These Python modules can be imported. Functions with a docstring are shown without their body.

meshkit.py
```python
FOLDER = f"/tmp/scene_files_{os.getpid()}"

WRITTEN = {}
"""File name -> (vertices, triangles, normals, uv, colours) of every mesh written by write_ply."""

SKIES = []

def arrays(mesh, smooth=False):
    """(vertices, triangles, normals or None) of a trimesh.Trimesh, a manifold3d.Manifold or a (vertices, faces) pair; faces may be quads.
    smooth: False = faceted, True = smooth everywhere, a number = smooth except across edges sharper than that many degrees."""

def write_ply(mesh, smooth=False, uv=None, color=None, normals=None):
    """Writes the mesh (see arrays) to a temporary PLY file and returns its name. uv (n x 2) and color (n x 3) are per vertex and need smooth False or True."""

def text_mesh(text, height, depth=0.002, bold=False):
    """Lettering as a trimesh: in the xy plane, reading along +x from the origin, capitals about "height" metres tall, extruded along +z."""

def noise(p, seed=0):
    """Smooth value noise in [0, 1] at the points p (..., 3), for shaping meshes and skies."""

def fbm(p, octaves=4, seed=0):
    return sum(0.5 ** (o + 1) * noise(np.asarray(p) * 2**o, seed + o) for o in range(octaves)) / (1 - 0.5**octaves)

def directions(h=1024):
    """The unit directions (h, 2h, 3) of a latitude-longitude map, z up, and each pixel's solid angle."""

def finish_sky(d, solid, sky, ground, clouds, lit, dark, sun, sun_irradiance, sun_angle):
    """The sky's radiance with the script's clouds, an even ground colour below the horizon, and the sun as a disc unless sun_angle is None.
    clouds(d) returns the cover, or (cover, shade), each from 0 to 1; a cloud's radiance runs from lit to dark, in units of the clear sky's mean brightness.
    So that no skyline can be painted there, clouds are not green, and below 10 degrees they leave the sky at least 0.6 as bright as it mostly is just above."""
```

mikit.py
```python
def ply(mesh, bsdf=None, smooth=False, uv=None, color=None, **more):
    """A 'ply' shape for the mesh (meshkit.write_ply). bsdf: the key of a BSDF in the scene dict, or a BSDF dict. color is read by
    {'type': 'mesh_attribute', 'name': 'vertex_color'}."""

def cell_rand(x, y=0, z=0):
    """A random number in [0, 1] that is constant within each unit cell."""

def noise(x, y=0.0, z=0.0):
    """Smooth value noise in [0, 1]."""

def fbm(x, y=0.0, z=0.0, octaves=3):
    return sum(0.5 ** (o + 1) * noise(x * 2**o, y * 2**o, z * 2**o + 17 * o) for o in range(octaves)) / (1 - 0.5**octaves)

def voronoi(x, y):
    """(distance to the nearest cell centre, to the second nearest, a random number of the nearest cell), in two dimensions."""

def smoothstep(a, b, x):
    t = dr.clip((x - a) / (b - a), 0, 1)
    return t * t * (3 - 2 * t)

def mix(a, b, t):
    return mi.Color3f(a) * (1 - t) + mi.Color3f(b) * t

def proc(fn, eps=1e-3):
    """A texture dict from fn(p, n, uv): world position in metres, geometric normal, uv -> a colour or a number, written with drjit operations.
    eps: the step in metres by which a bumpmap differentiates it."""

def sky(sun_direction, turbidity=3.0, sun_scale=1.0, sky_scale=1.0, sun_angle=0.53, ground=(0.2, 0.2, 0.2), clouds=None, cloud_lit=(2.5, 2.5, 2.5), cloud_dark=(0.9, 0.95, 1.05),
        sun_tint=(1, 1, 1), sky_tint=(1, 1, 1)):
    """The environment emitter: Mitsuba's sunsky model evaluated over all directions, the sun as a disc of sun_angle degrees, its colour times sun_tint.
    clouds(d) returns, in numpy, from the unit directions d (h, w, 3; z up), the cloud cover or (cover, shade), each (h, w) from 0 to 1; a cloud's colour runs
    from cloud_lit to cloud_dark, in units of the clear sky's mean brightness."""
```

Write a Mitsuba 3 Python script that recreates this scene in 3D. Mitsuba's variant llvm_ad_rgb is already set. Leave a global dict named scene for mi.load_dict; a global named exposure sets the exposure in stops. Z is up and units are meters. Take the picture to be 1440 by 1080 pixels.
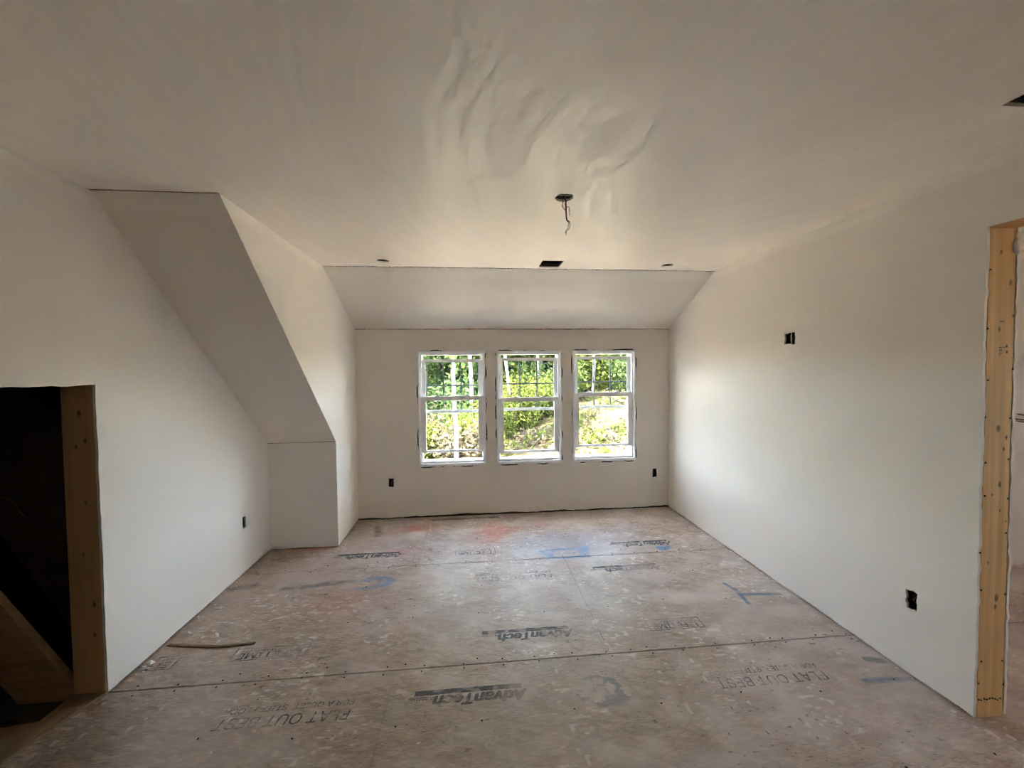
import math, random
import numpy as np, trimesh, drjit as dr, mitsuba as mi
import mikit, meshkit
from shapely.geometry import Polygon, Point, LineString, box as sbox
from shapely.ops import unary_union
from shapely import affinity

T = mi.ScalarTransform4f
scene, labels = {}, {}

# ------------------------------------------------------------------ camera, sky, sun, exposure
F, PITCH, YAW, ROLL, CZ = 578.81, -.0330, -.0948, .0102, 1.5642
cy, sy, cp, sp, cr, sr = math.cos(YAW), math.sin(YAW), math.cos(PITCH), math.sin(PITCH), math.cos(ROLL), math.sin(ROLL)
CAM = (np.array([[cy, -sy, 0], [sy, cy, 0], [0, 0, 1]]) @ np.array([[1, 0, 0], [0, cp, -sp], [0, sp, cp]])
       @ np.array([[cr, 0, sr], [0, 1, 0], [-sr, 0, cr]]))
scene['camera'] = {'type': 'perspective', 'fov': math.degrees(2 * math.atan(720 / F)), 'fov_axis': 'x', 'near_clip': 0.02, 'far_clip': 500.0,
                   'to_world': T().look_at(origin=[0, 0, CZ], target=list(np.array([0, 0, CZ]) + CAM[:, 1]), up=list(CAM[:, 2]))}
exposure = 6.45
SUN = np.array([-.45, -.30, .84]); SUN /= np.linalg.norm(SUN)


def cloud(d):
    n = meshkit.fbm(d * np.array([3.0, 3.0, 6.0]), 4, seed=5)
    return np.clip((n - .38) * 3.0, 0, 1), np.clip((n - .6) * 1.5, 0, .5)


scene['sky'] = {**mikit.sky(SUN, turbidity=3.0, sun_scale=0.0, sky_scale=1.45, ground=(.20, .19, .13), clouds=cloud,
                            cloud_lit=(2.0, 1.95, 1.85), cloud_dark=(.9, .95, 1.05), sky_tint=(1.08, 1.0, .90)), 'sampling_weight': 1.0}
scene['sun'] = {'type': 'directional', 'direction': [float(-v) for v in SUN], 'irradiance': {'type': 'rgb', 'value': [1.10, 1.0, .85]}, 'sampling_weight': 0.25}

# ------------------------------------------------------------------ measures of the room (metres)
XL, XD, XR = -1.7953, -1.2168, 2.1858
YK, YS, YC, YB = 3.7685, 2.1595, 3.5552, 4.426
H, ZK, ZB = 2.44, .9496, 2.0108
YREAR = -3.3
YJ, ZJ = 1.5705, 2.154            # doorway at the right
YO, ZO = 2.144, 1.516             # opening at the left
DW = .0127                        # drywall
XA, YA, XE = 2.349, 2.79, 5.6     # adjoining room


# ------------------------------------------------------------------ helpers
def add(key, mesh, bsdf, smooth=False, label=None, category=None, group=None, kind=None, **more):
    n, k = 0, key
    while k in scene:
        n += 1
        k = f'{key}_{n:03d}'
    scene[k] = mikit.ply(mesh, bsdf, smooth, **more)
    tag(k, label, category, group, kind)
    return k


THINGS = set()


def thing(name, label, category, group=None, kind=None):
    """A thing whose entries are all parts: the key that its parts' keys start with."""
    n, k = 0, name
    while k in THINGS:
        n += 1
        k = f'{name}_{n:03d}'
    THINGS.add(k)
    tag(k, label, category, group, kind)
    return k


def tag(k, label=None, category=None, group=None, kind=None):
    d = {}
    for n, v in (('label', label), ('category', category), ('group', group), ('kind', kind)):
        if v:
            d[n] = v
    if d:
        labels[k] = {**labels.get(k, {}), **d}


def bx(x0, x1, y0, y1, z0, z1, ch=0.0):
    """A box, its edges chamfered by ch."""
    if ch <= 0:
        m = trimesh.creation.box(extents=(x1 - x0, y1 - y0, z1 - z0))
        m.apply_translation(((x0 + x1) / 2, (y0 + y1) / 2, (z0 + z1) / 2))
        return m
    pts = []
    for sx, x in ((1, x0), (-1, x1)):
        for sy_, y in ((1, y0), (-1, y1)):
            for sz, z in ((1, z0), (-1, z1)):
                pts += [(x, y + sy_ * ch, z + sz * ch), (x + sx * ch, y, z + sz * ch), (x + sx * ch, y + sy_ * ch, z)]
    return trimesh.convex.convex_hull(np.array(pts))


def cat(*ms):
    return trimesh.util.concatenate(list(ms))


def slab(poly, O, U, V, W):
    """The polygon in the plane O + u U + v V, given thickness along W (a vector with its length)."""
    th = float(np.linalg.norm(W))
    parts = []
    for g in getattr(poly, 'geoms', [poly]):
        m = trimesh.creation.extrude_polygon(g, th, engine='earcut')
        M = np.eye(4)
        M[:3, 0], M[:3, 1], M[:3, 2], M[:3, 3] = U, V, np.asarray(W) / th, O
        m.apply_transform(M)
        if np.linalg.det(M[:3, :3]) < 0 and m.volume < 0:
            m.invert()
        parts.append(m)
    return cat(*parts)


def jag(pts, amp, step, seed, closed=True):
    """An outline with small ragged steps."""
    rg = np.random.default_rng(seed)
    out, n = [], len(pts)
    for i in range(n if closed else n - 1):
        a, b = np.array(pts[i], float), np.array(pts[(i + 1) % n], float)
        L = np.linalg.norm(b - a)
        k = max(1, int(L / step))
        t = (b - a) / L
        nn = np.array([-t[1], t[0]])
        for j in range(k):
            q = a + (b - a) * j / k
            if j:
                q = q + nn * rg.normal(0, amp) + t * rg.uniform(-.3, .3) * step
            out.append(tuple(q))
    if not closed:
        out.append(tuple(pts[-1]))
    return out


def tube(points, r, n=6):
    p = np.array(points, float)
    r = np.broadcast_to(np.asarray(r, float), (len(p),))
    d = np.gradient(p, axis=0)
    d /= np.linalg.norm(d, axis=1, keepdims=True) + 1e-12
    ref = np.array([0, 0, 1.0]) if abs(d[:, 2]).mean() < .8 else np.array([1.0, 0, 0])
    u = np.cross(d, ref); u /= np.linalg.norm(u, axis=1, keepdims=True)
    v = np.cross(d, u)
    a = np.arange(n) * 2 * np.pi / n
    ring = p[:, None] + r[:, None, None] * (np.cos(a)[None, :, None] * u[:, None] + np.sin(a)[None, :, None] * v[:, None])
    V = np.vstack([ring.reshape(-1, 3), p[:1], p[-1:]])
    f = []
    for i in range(len(p) - 1):
        for j in range(n):
            A, B = i * n + j, i * n + (j + 1) % n
            f += [(A, B, B + n), (A, B + n, A + n)]
    e = len(p) * n
    for j in range(n):
        f += [(e, (j + 1) % n, j), (e + 1, e - n + j, e - n + (j + 1) % n)]
    m = trimesh.Trimesh(V, np.array(f), process=False)
    if m.volume < 0:
        m.invert()
    return m


def curve(pts, k=8):
    """A smooth line through the points (Catmull-Rom)."""
    P = np.array(pts, float)
    Q = np.vstack([2 * P[0] - P[1], P, 2 * P[-1] - P[-2]])
    out = []
    for i in range(len(P) - 1):
        a, b, c, d = Q[i:i + 4]
        for t in np.arange(k) / k:
            out.append(.5 * (2 * b + (c - a) * t + (2 * a - 5 * b + 4 * c - d) * t * t + (3 * b - a - 3 * c + d) * t ** 3))
    out.append(P[-1])
    return np.array(out)


# ------------------------------------------------------------------ materials
fbm, noise, vor, ss, mix, cell = mikit.fbm, mikit.noise, mikit.voronoi, mikit.smoothstep, mikit.mix, mikit.cell_rand


def mat(key, color, rough=.6, spec=.4, bump=None, scale=None, eps=1e-3, **kw):
    c = mikit.proc(color) if callable(color) else {'type': 'rgb', 'value': list(color)}
    r = mikit.proc(rough) if callable(rough) else rough
    b = {'type': 'principled', 'base_color': c, 'roughness': r, **({} if 'eta' in kw else {'specular': spec}), **kw}
    if bump is not None:
        b = {'type': 'bumpmap', 'arbitrary': mikit.proc(bump, eps), 'scale': scale or 1.0, 'bsdf': b}
    scene[key] = {'type': 'twosided', 'bsdf': b}


def ellipse(p, x, y, rx, ry):
    return dr.sqrt(dr.square((p.x - x) / rx) + dr.square((p.y - y) / ry))


def seg(p, ax, ay, bx_, by):
    ex, ey = bx_ - ax, by - ay
    t = dr.clip(((p.x - ax) * ex + (p.y - ay) * ey) / (ex * ex + ey * ey), 0, 1)
    return dr.sqrt(dr.square(p.x - ax - t * ex) + dr.square(p.y - ay - t * ey))


def ring(p, x, y, rx, ry, w, w2):
    """Chalk drawn as a loop: 1 on the line, 0 away from it."""
    return 1 - ss(w, w2, dr.abs(ellipse(p, x, y, rx, ry) - 1))


RED = [(-.56, 4.15, .28, .16, .8), (-.62, 3.60, .22, .11, .55), (.20, 3.95, .25, .22, .9), (.12, 3.75, .16, .12, .5), (-1.42, 3.76, .22, .10, .8),
       (-.88, 2.85, .30, .28, .35), (-.30, 3.10, .25, .15, .25), (-.25, 2.55, .3, .2, .2), (.7, 4.1, .25, .15, .35), (.1, 2.2, .35, .15, .15)]


def strands(p, s, ca, sa):
    wx = p.x + .03 * (noise(p.x * 9, p.y * 9, s) - .5)
    u, v = wx * ca + p.y * sa, -wx * sa + p.y * ca
    return vor(u * 13 + s, v * 42 + s * 3)


def floor_col(p, n, uv):
    d1, e1, r1 = strands(p, 1.0, .985, .17)
    d2, e2, r2 = strands(p, 7.3, .94, -.34)
    fine = noise(p.x * 60, p.y * 320, 3)
    big = fbm(p.x * 1.1, p.y * 1.1, 4, 4)
    mid = fbm(p.x * 5.5, p.y * 7.5, 9, 3)
    c = mix((.335, .245, .19), (.43, .345, .29), r1)
    c = mix(c, mix((.30, .225, .18), (.47, .395, .34), r2), .5)
    c = c * (.78 + .42 * fine) * (.93 + .12 * ss(.0, .5, e1 - d1))
    pink = ss(.42, .66, big)
    c = mix(c, mi.Color3f(.42, .335, .315), .45 * pink)
    # drywall dust: thicker in the middle of the room, thin by the left wall
    dust = ss(.35, .75, mid * .6 + big * .4) * ss(-1.9, -.2, p.x) + .35 * ss(.5, .72, fbm(p.x * 2.3, p.y * 2.3, 14, 4))
    spots = ss(.74, .86, noise(p.x * 34, p.y * 60, 21)) * ss(.45, .65, noise(p.x * 5, p.y * 5, 22))
    c = mix(c, mi.Color3f(.60, .545, .53), dr.clip(.50 * dust, 0, .7))
    c = mix(c, mi.Color3f(.68, .64, .61), .55 * spots)
    dark = ss(.86, .95, noise(p.x * 42, p.y * 95, 31)) * ss(.5, .62, noise(p.x * 3.3, p.y * 3.3, 32))
    c = mix(c, mi.Color3f(.10, .08, .07), .6 * dark)
    worn = .55 + .45 * ss(.35, .6, fbm(p.x * 16, p.y * 24, 41, 3))
    for x, y, rx, ry, a in RED:
        c = mix(c, mi.Color3f(.46, .135, .11), a * .75 * worn * (1 - ss(.05, 1.3, ellipse(p, x, y, rx, ry) + .5 * (mid - .5))))
    wob = .10 * (mid - .5)
    q = mi.Point3f(p.x + wob, p.y + wob * .6, p.z)
    B1, B2 = mi.Color3f(.085, .20, .36), mi.Color3f(.09, .13, .175)
    sq = dr.maximum(dr.abs(q.x - .775) / .15, dr.abs(q.y - 3.405) / .075)
    c = mix(c, B1, .75 * worn * (1 - ss(.18, .40, dr.abs(sq - 1))))
    c = mix(c, B1, .85 * worn * (1 - ss(.55, 1.1, ellipse(q, 1.637, 3.418, .085, .06))))
    c = mix(c, B1, .25 * (1 - ss(.3, 1.2, ellipse(p, .76, 3.55, .5, .35))))
    c = mix(c, B2, .55 * ss(.45, .62, fbm(p.x * 26, p.y * 34, 44, 3)) * ring(q, .62, 1.915, .085, .07, .25, .9))
    c = mix(c, B1, .6 * worn * ss(-.98, -.72, p.x) * ring(q, -.80, 3.085, .14, .06, .25, .6))
    tee = dr.minimum(dr.minimum(seg(p, 1.80, 2.785, 1.828, 2.70), seg(p, 1.828, 2.70, 1.805, 2.531)), seg(p, 1.816, 2.635, 2.09, 2.613))
    c = mix(c, mi.Color3f(.075, .14, .23), .85 * worn * (1 - ss(.008, .024, tee + .01 * (mid - .5))))
    lin = seg(p, 1.93, 1.826, 2.17, 1.812)
    c = mix(c, mi.Color3f(.11, .15, .24), .8 * worn * (1 - ss(.006, .028, lin + .012 * (mid - .5))))
    bar = seg(p, 2.08, 1.965, 2.15, 1.945)
    c = mix(c, mi.Color3f(.16, .16, .155), .8 * worn * (1 - ss(.014, .03, bar)))
    smear = dr.minimum(seg(p, -1.38, 3.075, -1.16, 3.10), seg(p, -1.12, 3.11, -.93, 3.13))
    c = mix(c, mi.Color3f(.14, .14, .14), .75 * worn * (1 - ss(.01, .055, smear + .06 * (mid - .5))))
    smear = seg(p, -.42, 4.34, .24, 4.345)
    c = mix(c, mi.Color3f(.10, .085, .08), .8 * worn * (1 - ss(.008, .04, smear + .02 * (mid - .5))))
    smear = dr.minimum(seg(p, -.98, 4.23, -.92, 4.0), seg(p, -1.77, 3.115, -1.62, 3.15))
    c = mix(c, mi.Color3f(.12, .11, .10), .7 * worn * (1 - ss(.01, .06, smear + .03 * (mid - .5))))
    lines = dr.minimum(seg(p, .735, 2.28, .735, 3.27), seg(p, -.425, 1.3, -.425, 2.1))
    c = mix(c, mi.Color3f(.2, .16, .14), .3 * worn * (1 - ss(.002, .006, lines)))
    # bare, undusted wood beyond the dust line by the left wall
    bare = 1 - ss(-1.75, -1.25, p.x + .5 * (big - .5))
    return mix(c, c * mi.Color3f(.86, .80, .72), bare)


def floor_bump(p, n, uv):
    d1, e1, r1 = strands(p, 1.0, .985, .17)
    return .6 * r1 + .4 * noise(p.x * 60, p.y * 320, 3)


mat('m_floor', floor_col, rough=.42, eta=1.75, bump=floor_bump, scale=.0009, eps=.004)


def ink_col(p, n, uv):
    w = ss(.30, .55, fbm(p.x * 22, p.y * 30, 51, 3)) * ss(.15, .5, noise(p.x * 4, p.y * 5, 52))
    return mix(floor_col(p, n, uv), mi.Color3f(.06, .07, .09), .35 + .58 * w)


mat('m_ink', ink_col, rough=.5, spec=.3)


def paint_base(p, n, uv):
    big = fbm(p.x * 1.2, p.y * 1.2, p.z * 1.2, 3)
    fine = noise(p.x * 140, p.y * 140, p.z * 140)
    return mi.Color3f(.765, .72, .66) * (.955 + .06 * big + .025 * fine)


def wall_col(p, n, uv):
    # joint compound along the top corner of the long wall is whiter than the board
    c = paint_base(p, n, uv)
    band = 1 - ss(.035, .075, H - p.z + .03 * (noise(p.y * 6, 1) - .5))
    return mix(c, mi.Color3f(.82, .785, .72), .8 * band)


def wall_bump(p, n, uv):
    return .7 * noise(p.x * 90, p.y * 90, p.z * 90) + .8 * fbm(p.x * 7, p.y * 7, p.z * 7, 3)


mat('m_wall', wall_col, rough=.5, eta=1.5, bump=wall_bump, scale=.0011, eps=.003)


def ceil_streak(p):
    # sweeps of the trowel, fanning out from beside the fixture hole
    x, y = p.x - .25, p.y - 3.6
    r, a = dr.sqrt(x * x + y * y), dr.atan2(y, x)
    w = fbm(p.x * 1.4, p.y * 1.4, 3, 3)
    s1 = .4 * noise(a * 40 + w * 8, r * 2.0, 5) + .35 * noise(a * 110 + w * 14, r * 3.5, 6) + .25 * noise(a * 260 + w * 20, r * 6, 7)
    x, y = p.x - 1.6, p.y - 1.9
    r2 = dr.sqrt(x * x + y * y)
    s2 = .4 * noise(r2 * 34 + w * 8, dr.atan2(y, x) * 1.3, 8) + .35 * noise(r2 * 95 + w * 14, dr.atan2(y, x) * 2.5, 9) + .25 * noise(r2 * 220 + w * 20, dr.atan2(y, x) * 5, 10)
    return mix(mi.Color3f(s1), mi.Color3f(s2), ss(.42, .58, w)).x


def ceil_col(p, n, uv):
    s = ceil_streak(p)
    return mi.Color3f(.765, .712, .65) * (.94 + .10 * s)


def ceil_bump(p, n, uv):
    return 2.2 * ceil_streak(p) + .25 * noise(p.x * 80, p.y * 80, 2)


def ceil_rough(p, n, uv):
    return .40 + .16 * ss(.35, .65, ceil_streak(p))


mat('m_ceiling', ceil_col, rough=ceil_rough, eta=2.7, bump=ceil_bump, scale=.0016, eps=.003)
mat('m_gypsum', lambda p, n, uv: mi.Color3f(.52, .47, .40) * (.7 + .5 * noise(p.x * 90, p.y * 90, p.z * 90)), rough=.9, spec=.2)
mat('m_tape', (.34, .12, .085), rough=.85, spec=.2)
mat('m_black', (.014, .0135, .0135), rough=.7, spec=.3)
mat('m_cavity', (.05, .042, .035), rough=.9, spec=.2)
mat('m_metal', (.05, .048, .045), rough=.5, spec=.5)
mat('m_copper', (.16, .075, .045), rough=.5, spec=.5)
mat('m_sheath', (.62, .61, .58), rough=.5, spec=.5)
mat('m_wire_dark', (.10, .06, .045), rough=.5, spec=.4)
mat('m_vinyl', (.84, .85, .86), rough=.32, spec=.5)
mat('m_muntin', (.10, .125, .14), rough=.4, spec=.5)
scene['m_glass'] = {'type': 'thindielectric', 'int_ior': 1.5, 'specular_transmittance': {'type': 'rgb', 'value': [.89, .945, .94]}}
mat('m_dirtglass', (.6, .6, .58), rough=.9, spec=.1)


def wood(axis, c0, c1, knots, knot_col=(.17, .085, .04)):
    def fn(p, n, uv):
        a, b, l = (p.x, p.y, p.z) if axis == 2 else (p.x, p.z, p.y) if axis == 1 else (p.y, p.z, p.x)
        w = noise(a * 6, b * 6, l * 1.1)
        g = noise((a + b) * 75 + w * 7, l * 1.0)
        g2 = noise(a * 260, b * 260, l * 6)
        c = mix(c0, c1, .65 * g + .35 * g2)
        c = c * (.88 + .24 * fbm(a * 5, b * 5, l * 2.2, 3))
        for ka, kl, kr in knots:
            d = dr.sqrt(dr.square(a - ka) + dr.square((l - kl) * .6))
            c = mix(c, mi.Color3f(*knot_col), .85 * (1 - ss(kr * .45, kr, d + .004 * (g2 - .5))))
        return c
    return fn


JK = [(2.285, .54, .014), (2.28, .50, .009), (2.26, 1.72, .008), (2.31, 1.92, .010), (2.27, 1.29, .012), (2.30, 1.20, .007), (2.31, 1.25, .008), (2.25, 1.0, .006),
      (2.32, .88, .006), (2.29, .93, .005), (2.26, 2.05, .007), (2.24, .70, .005), (2.285, 1.045, .011)]
mat('m_jamb', wood(2, (.56, .345, .14), (.74, .50, .23), JK), rough=.6, spec=.35)
LK = [(-1.87, 1.38, .012), (-1.85, 1.25, .010), (-1.89, 1.22, .009), (-1.86, .95, .008), (-1.84, .45, .010), (-1.845, .30, .009), (-1.88, .7, .006)]
mat('m_stud', wood(2, (.46, .28, .135), (.62, .40, .20), LK), rough=.65, spec=.3)
mat('m_plank', wood(0, (.30, .185, .10), (.42, .27, .145), []), rough=.7, spec=.3)
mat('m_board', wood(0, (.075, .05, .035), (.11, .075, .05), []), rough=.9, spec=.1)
mat('m_plate', wood(1, (.16, .10, .055), (.26, .165, .09), []), rough=.8, spec=.2)


# ------------------------------------------------------------------ the floor: sheets of sub-floor board with open joints
add('floor', bx(XL - 1.4, XE + .3, YREAR - .2, YB + .15, -.30, -.0185), 'm_cavity', label='dusty unfinished wood-strand sub-floor with open joints and faded printing', kind='structure')
rows = [(-3.5, -2.548, .3), (-2.548, -1.372, -.9), (-1.372, -.196, .3), (-.196, .981, -.9), (.981, 2.157, -.425), (2.157, 3.333, .735), (3.333, 4.57, -.46)]
for y0, y1, xj in rows:
    xs = [XL - .16] + sorted(x for x in [xj + 2.37 * k for k in range(-3, 4)] if XL < x < XE) + [XE + .25]
    for a, b in zip(xs[:-1], xs[1:]):
        b2 = min(b, XR + .16) if (y0 > YA) else b
        if b2 - a > .05:
            add('floor__panel', bx(a + .0004, b2 - .0004, y0 + .0024, y1 - .0024, -.018, 0, .0015), 'm_floor')


def printed(mesh, x, y, shear=0.0, sx=1.0, bar=None):
    """Printing that reads from the window side: turned half round, its first letter at (x, y)."""
    M = np.eye(4); M[0, 0] = sx; M[0, 1] = shear
    mesh = mesh.copy(); mesh.apply_transform(M)
    mesh.apply_transform(trimesh.transformations.rotation_matrix(math.pi, (0, 0, 1)))
    mesh.apply_translation((x, y, 0))
    return mesh


adv = meshkit.text_mesh('AdvanTech', .060, .0005, bold=True)
adv_w = adv.bounds[1][0]
small = meshkit.text_mesh('FLOORING', .018, .0005, bold=True)
flat = meshkit.text_mesh('FLAT OUT BEST', .058, .0005, bold=False)
quiet = meshkit.text_mesh('FOR A QUIET, STIFF FLOOR', .030, .0005)
life = meshkit.text_mesh('LIFETIME', .046, .0005, bold=True)
limited = meshkit.text_mesh('LIMITED WARRANTY', .021, .0005)


def advantech(x, y, length=.54, angle=0.0):
    k = .44 / adv_w
    m = [printed(adv, q, -.026 + e, .22, k) for q, e in ((0, 0), (.0035, 0), (-.0035, .0), (0, .003))] + [printed(small, -.445, -.022, .1, .9)]
    m.append(bx(-length, -.02, -.014, .016, 0, .0005))
    m = cat(*m)
    m.apply_transform(trimesh.transformations.rotation_matrix(angle, (0, 0, 1)))
    m.apply_translation((x, y, 0))
    add('floor__lettering', m, 'm_ink')


def flat_out(x, y, w=.585):
    m = cat(printed(quiet, 0, .045, .1, w / quiet.bounds[1][0]), printed(flat, 0, -.012, .1, w / flat.bounds[1][0]))
    m.apply_translation((x, y, 0))
    add('floor__lettering', m, 'm_ink')


def lifetime(x, y, w=.345, d=.105):
    t = .005
    fr = Polygon([(0, 0), (-w, 0), (-w, -d), (0, -d)])
    fr = fr.difference(fr.buffer(-t))
    m = [trimesh.creation.extrude_polygon(fr, .0005, engine='earcut')]
    m.append(printed(life, -.03, -.046, 0, (w - .06) / life.bounds[1][0]))
    m.append(printed(limited, -.03, -.016, 0, (w - .06) / limited.bounds[1][0]))
    m = cat(*m)
    m.apply_translation((x, y, 0))
    add('floor__lettering', m, 'm_ink')


for a in ((.575, 2.412), (.24, 1.982), (1.46, 3.128), (1.757, 3.556), (-.63, 3.590)):
    advantech(*a)
flat_out(.585, 3.085); flat_out(1.775, 1.925); flat_out(-.575, 1.938)
lifetime(1.385, 2.425); lifetime(.175, 3.575); lifetime(-.945, 2.425, .40); lifetime(-1.62, 2.40, .12)

rg = np.random.default_rng(3)
heads = []
for yy in (2.135, 2.18, 3.312, 3.356):
    for x in np.arange(XL + .1, XR, .203):
        heads.append((x + rg.normal(0, .012), yy + rg.normal(0, .006)))
for xj in (-1.2, -.79, -.38, .03, .44, .85, 1.26, 1.67, 2.08):
    for y in np.arange(1.0, 4.4, .40):
        heads.append((xj + rg.normal(0, .012), y + rg.normal(0, .02)))
nm = []
for x, y in heads:
    m = trimesh.creation.cylinder(radius=.0045, height=.002, sections=8)
    m.apply_translation((x, y, .0006)); nm.append(m)
add('floor__nail_heads', cat(*nm), 'm_black', label='small dark nail heads', kind='stuff')

# ------------------------------------------------------------------ ceilings
EZ = np.array([0, 0, 1.0]); EX = np.array([1.0, 0, 0]); EY = np.array([0, 1.0, 0])
VENTS = [(.570, .745, 3.285, 3.500), (1.787, 1.965, 1.035, 1.255)]
CANS = [(-.698, 3.369, .049), (1.652, 3.372, .049)]
LAMP = (.476, 2.089, .049)
cp_ = Polygon([(XL - .1, YREAR - .1), (XR + .05, YREAR - .1), (XR + .05, YC), (XD, YC), (XD, YS), (XL - .1, YS)])
for i, (x0, x1, y0, y1) in enumerate(VENTS):
    cp_ = cp_.difference(Polygon(jag([(x0, y0), (x1, y0), (x1, y1), (x0, y1)], .0015, .03, 60 + i)))
for i, (x, y, r) in enumerate(CANS):
    cp_ = cp_.difference(Polygon([(x + r * math.cos(t) * (1 + .04 * math.sin(3 * t + i)), y + r * math.sin(t)) for t in np.linspace(0, 2 * math.pi, 28, endpoint=False)]))
r0 = np.random.default_rng(8)
cp_ = cp_.difference(Polygon([(LAMP[0] + (LAMP[2] + r0.normal(0, .0022)) * math.cos(t), LAMP[1] + (LAMP[2] + r0.normal(0, .0022)) * math.sin(t)) for t in np.linspace(0, 2 * math.pi, 26, endpoint=False)]))
add('ceiling', slab(cp_, (0, 0, H), EX, EY, DW * EZ), 'm_ceiling', label='flat mudded ceiling with trowel streaks and cutouts', kind='structure')
add('ceiling__joists', cat(bx(XL - .1, XD, YREAR - .1, YS, H + .24, H + .26), bx(XD, XR + .05, YREAR - .1, YC + .1, H + .24, H + .26)), 'm_cavity')
# the sloped ceiling over the knee wall
d = np.array([0, YS - YK, H - ZK]); L1 = np.linalg.norm(d); v1 = d / L1
n1 = np.cross(EX, v1) * -1
n1 = n1 if n1[2] > 0 else -n1
add('ceiling_slope', slab(sbox(XL - .02, -.02, XD, L1 + .0), (0, YK, ZK), EX, v1, .08 * n1), 'm_wall', label='sloped drywall ceiling running down to the knee wall', kind='structure')
d = np.array([0, YC - YB, H - ZB]); L2 = np.linalg.norm(d); v2 = d / L2
n2 = np.cross(EX, v2); n2 = n2 if n2[2] > 0 else -n2
add('ceiling_dormer', slab(sbox(XD - .03, -.25, XR + .05, L2), (0, YB, ZB), EX, v2, .08 * n2), 'm_wall', label='shallow sloped dormer ceiling above the windows', kind='structure')
add('ceiling_hall', bx(XA - .02, XE + .3, -2.3, YA + .2, H, H + .05), 'm_wall', label='flat ceiling of the adjoining room', kind='structure')


# ------------------------------------------------------------------ walls
def ragged_base(a, b, z0, amp, seed, step=.045):
    """The lower edge of a sheet of drywall, a little above the floor."""
    rg_ = np.random.default_rng(seed)
    n = max(2, int(abs(b - a) / step))
    base = z0 + amp * (meshkit.fbm(np.stack([np.linspace(0, n / 4, n + 1), np.zeros(n + 1), np.zeros(n + 1)], 1), 3, seed) - .5) * 2 + rg_.normal(0, amp * .15, n + 1)
    return [(a + (b - a) * i / n, max(.003, float(base[i]))) for i in range(n + 1)]


def hole(u0, u1, v0, v1, seed, amp=.003):
    return Polygon(jag([(u0, v0), (u1, v0), (u1, v1), (u0, v1)], amp, .016, seed))


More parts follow.
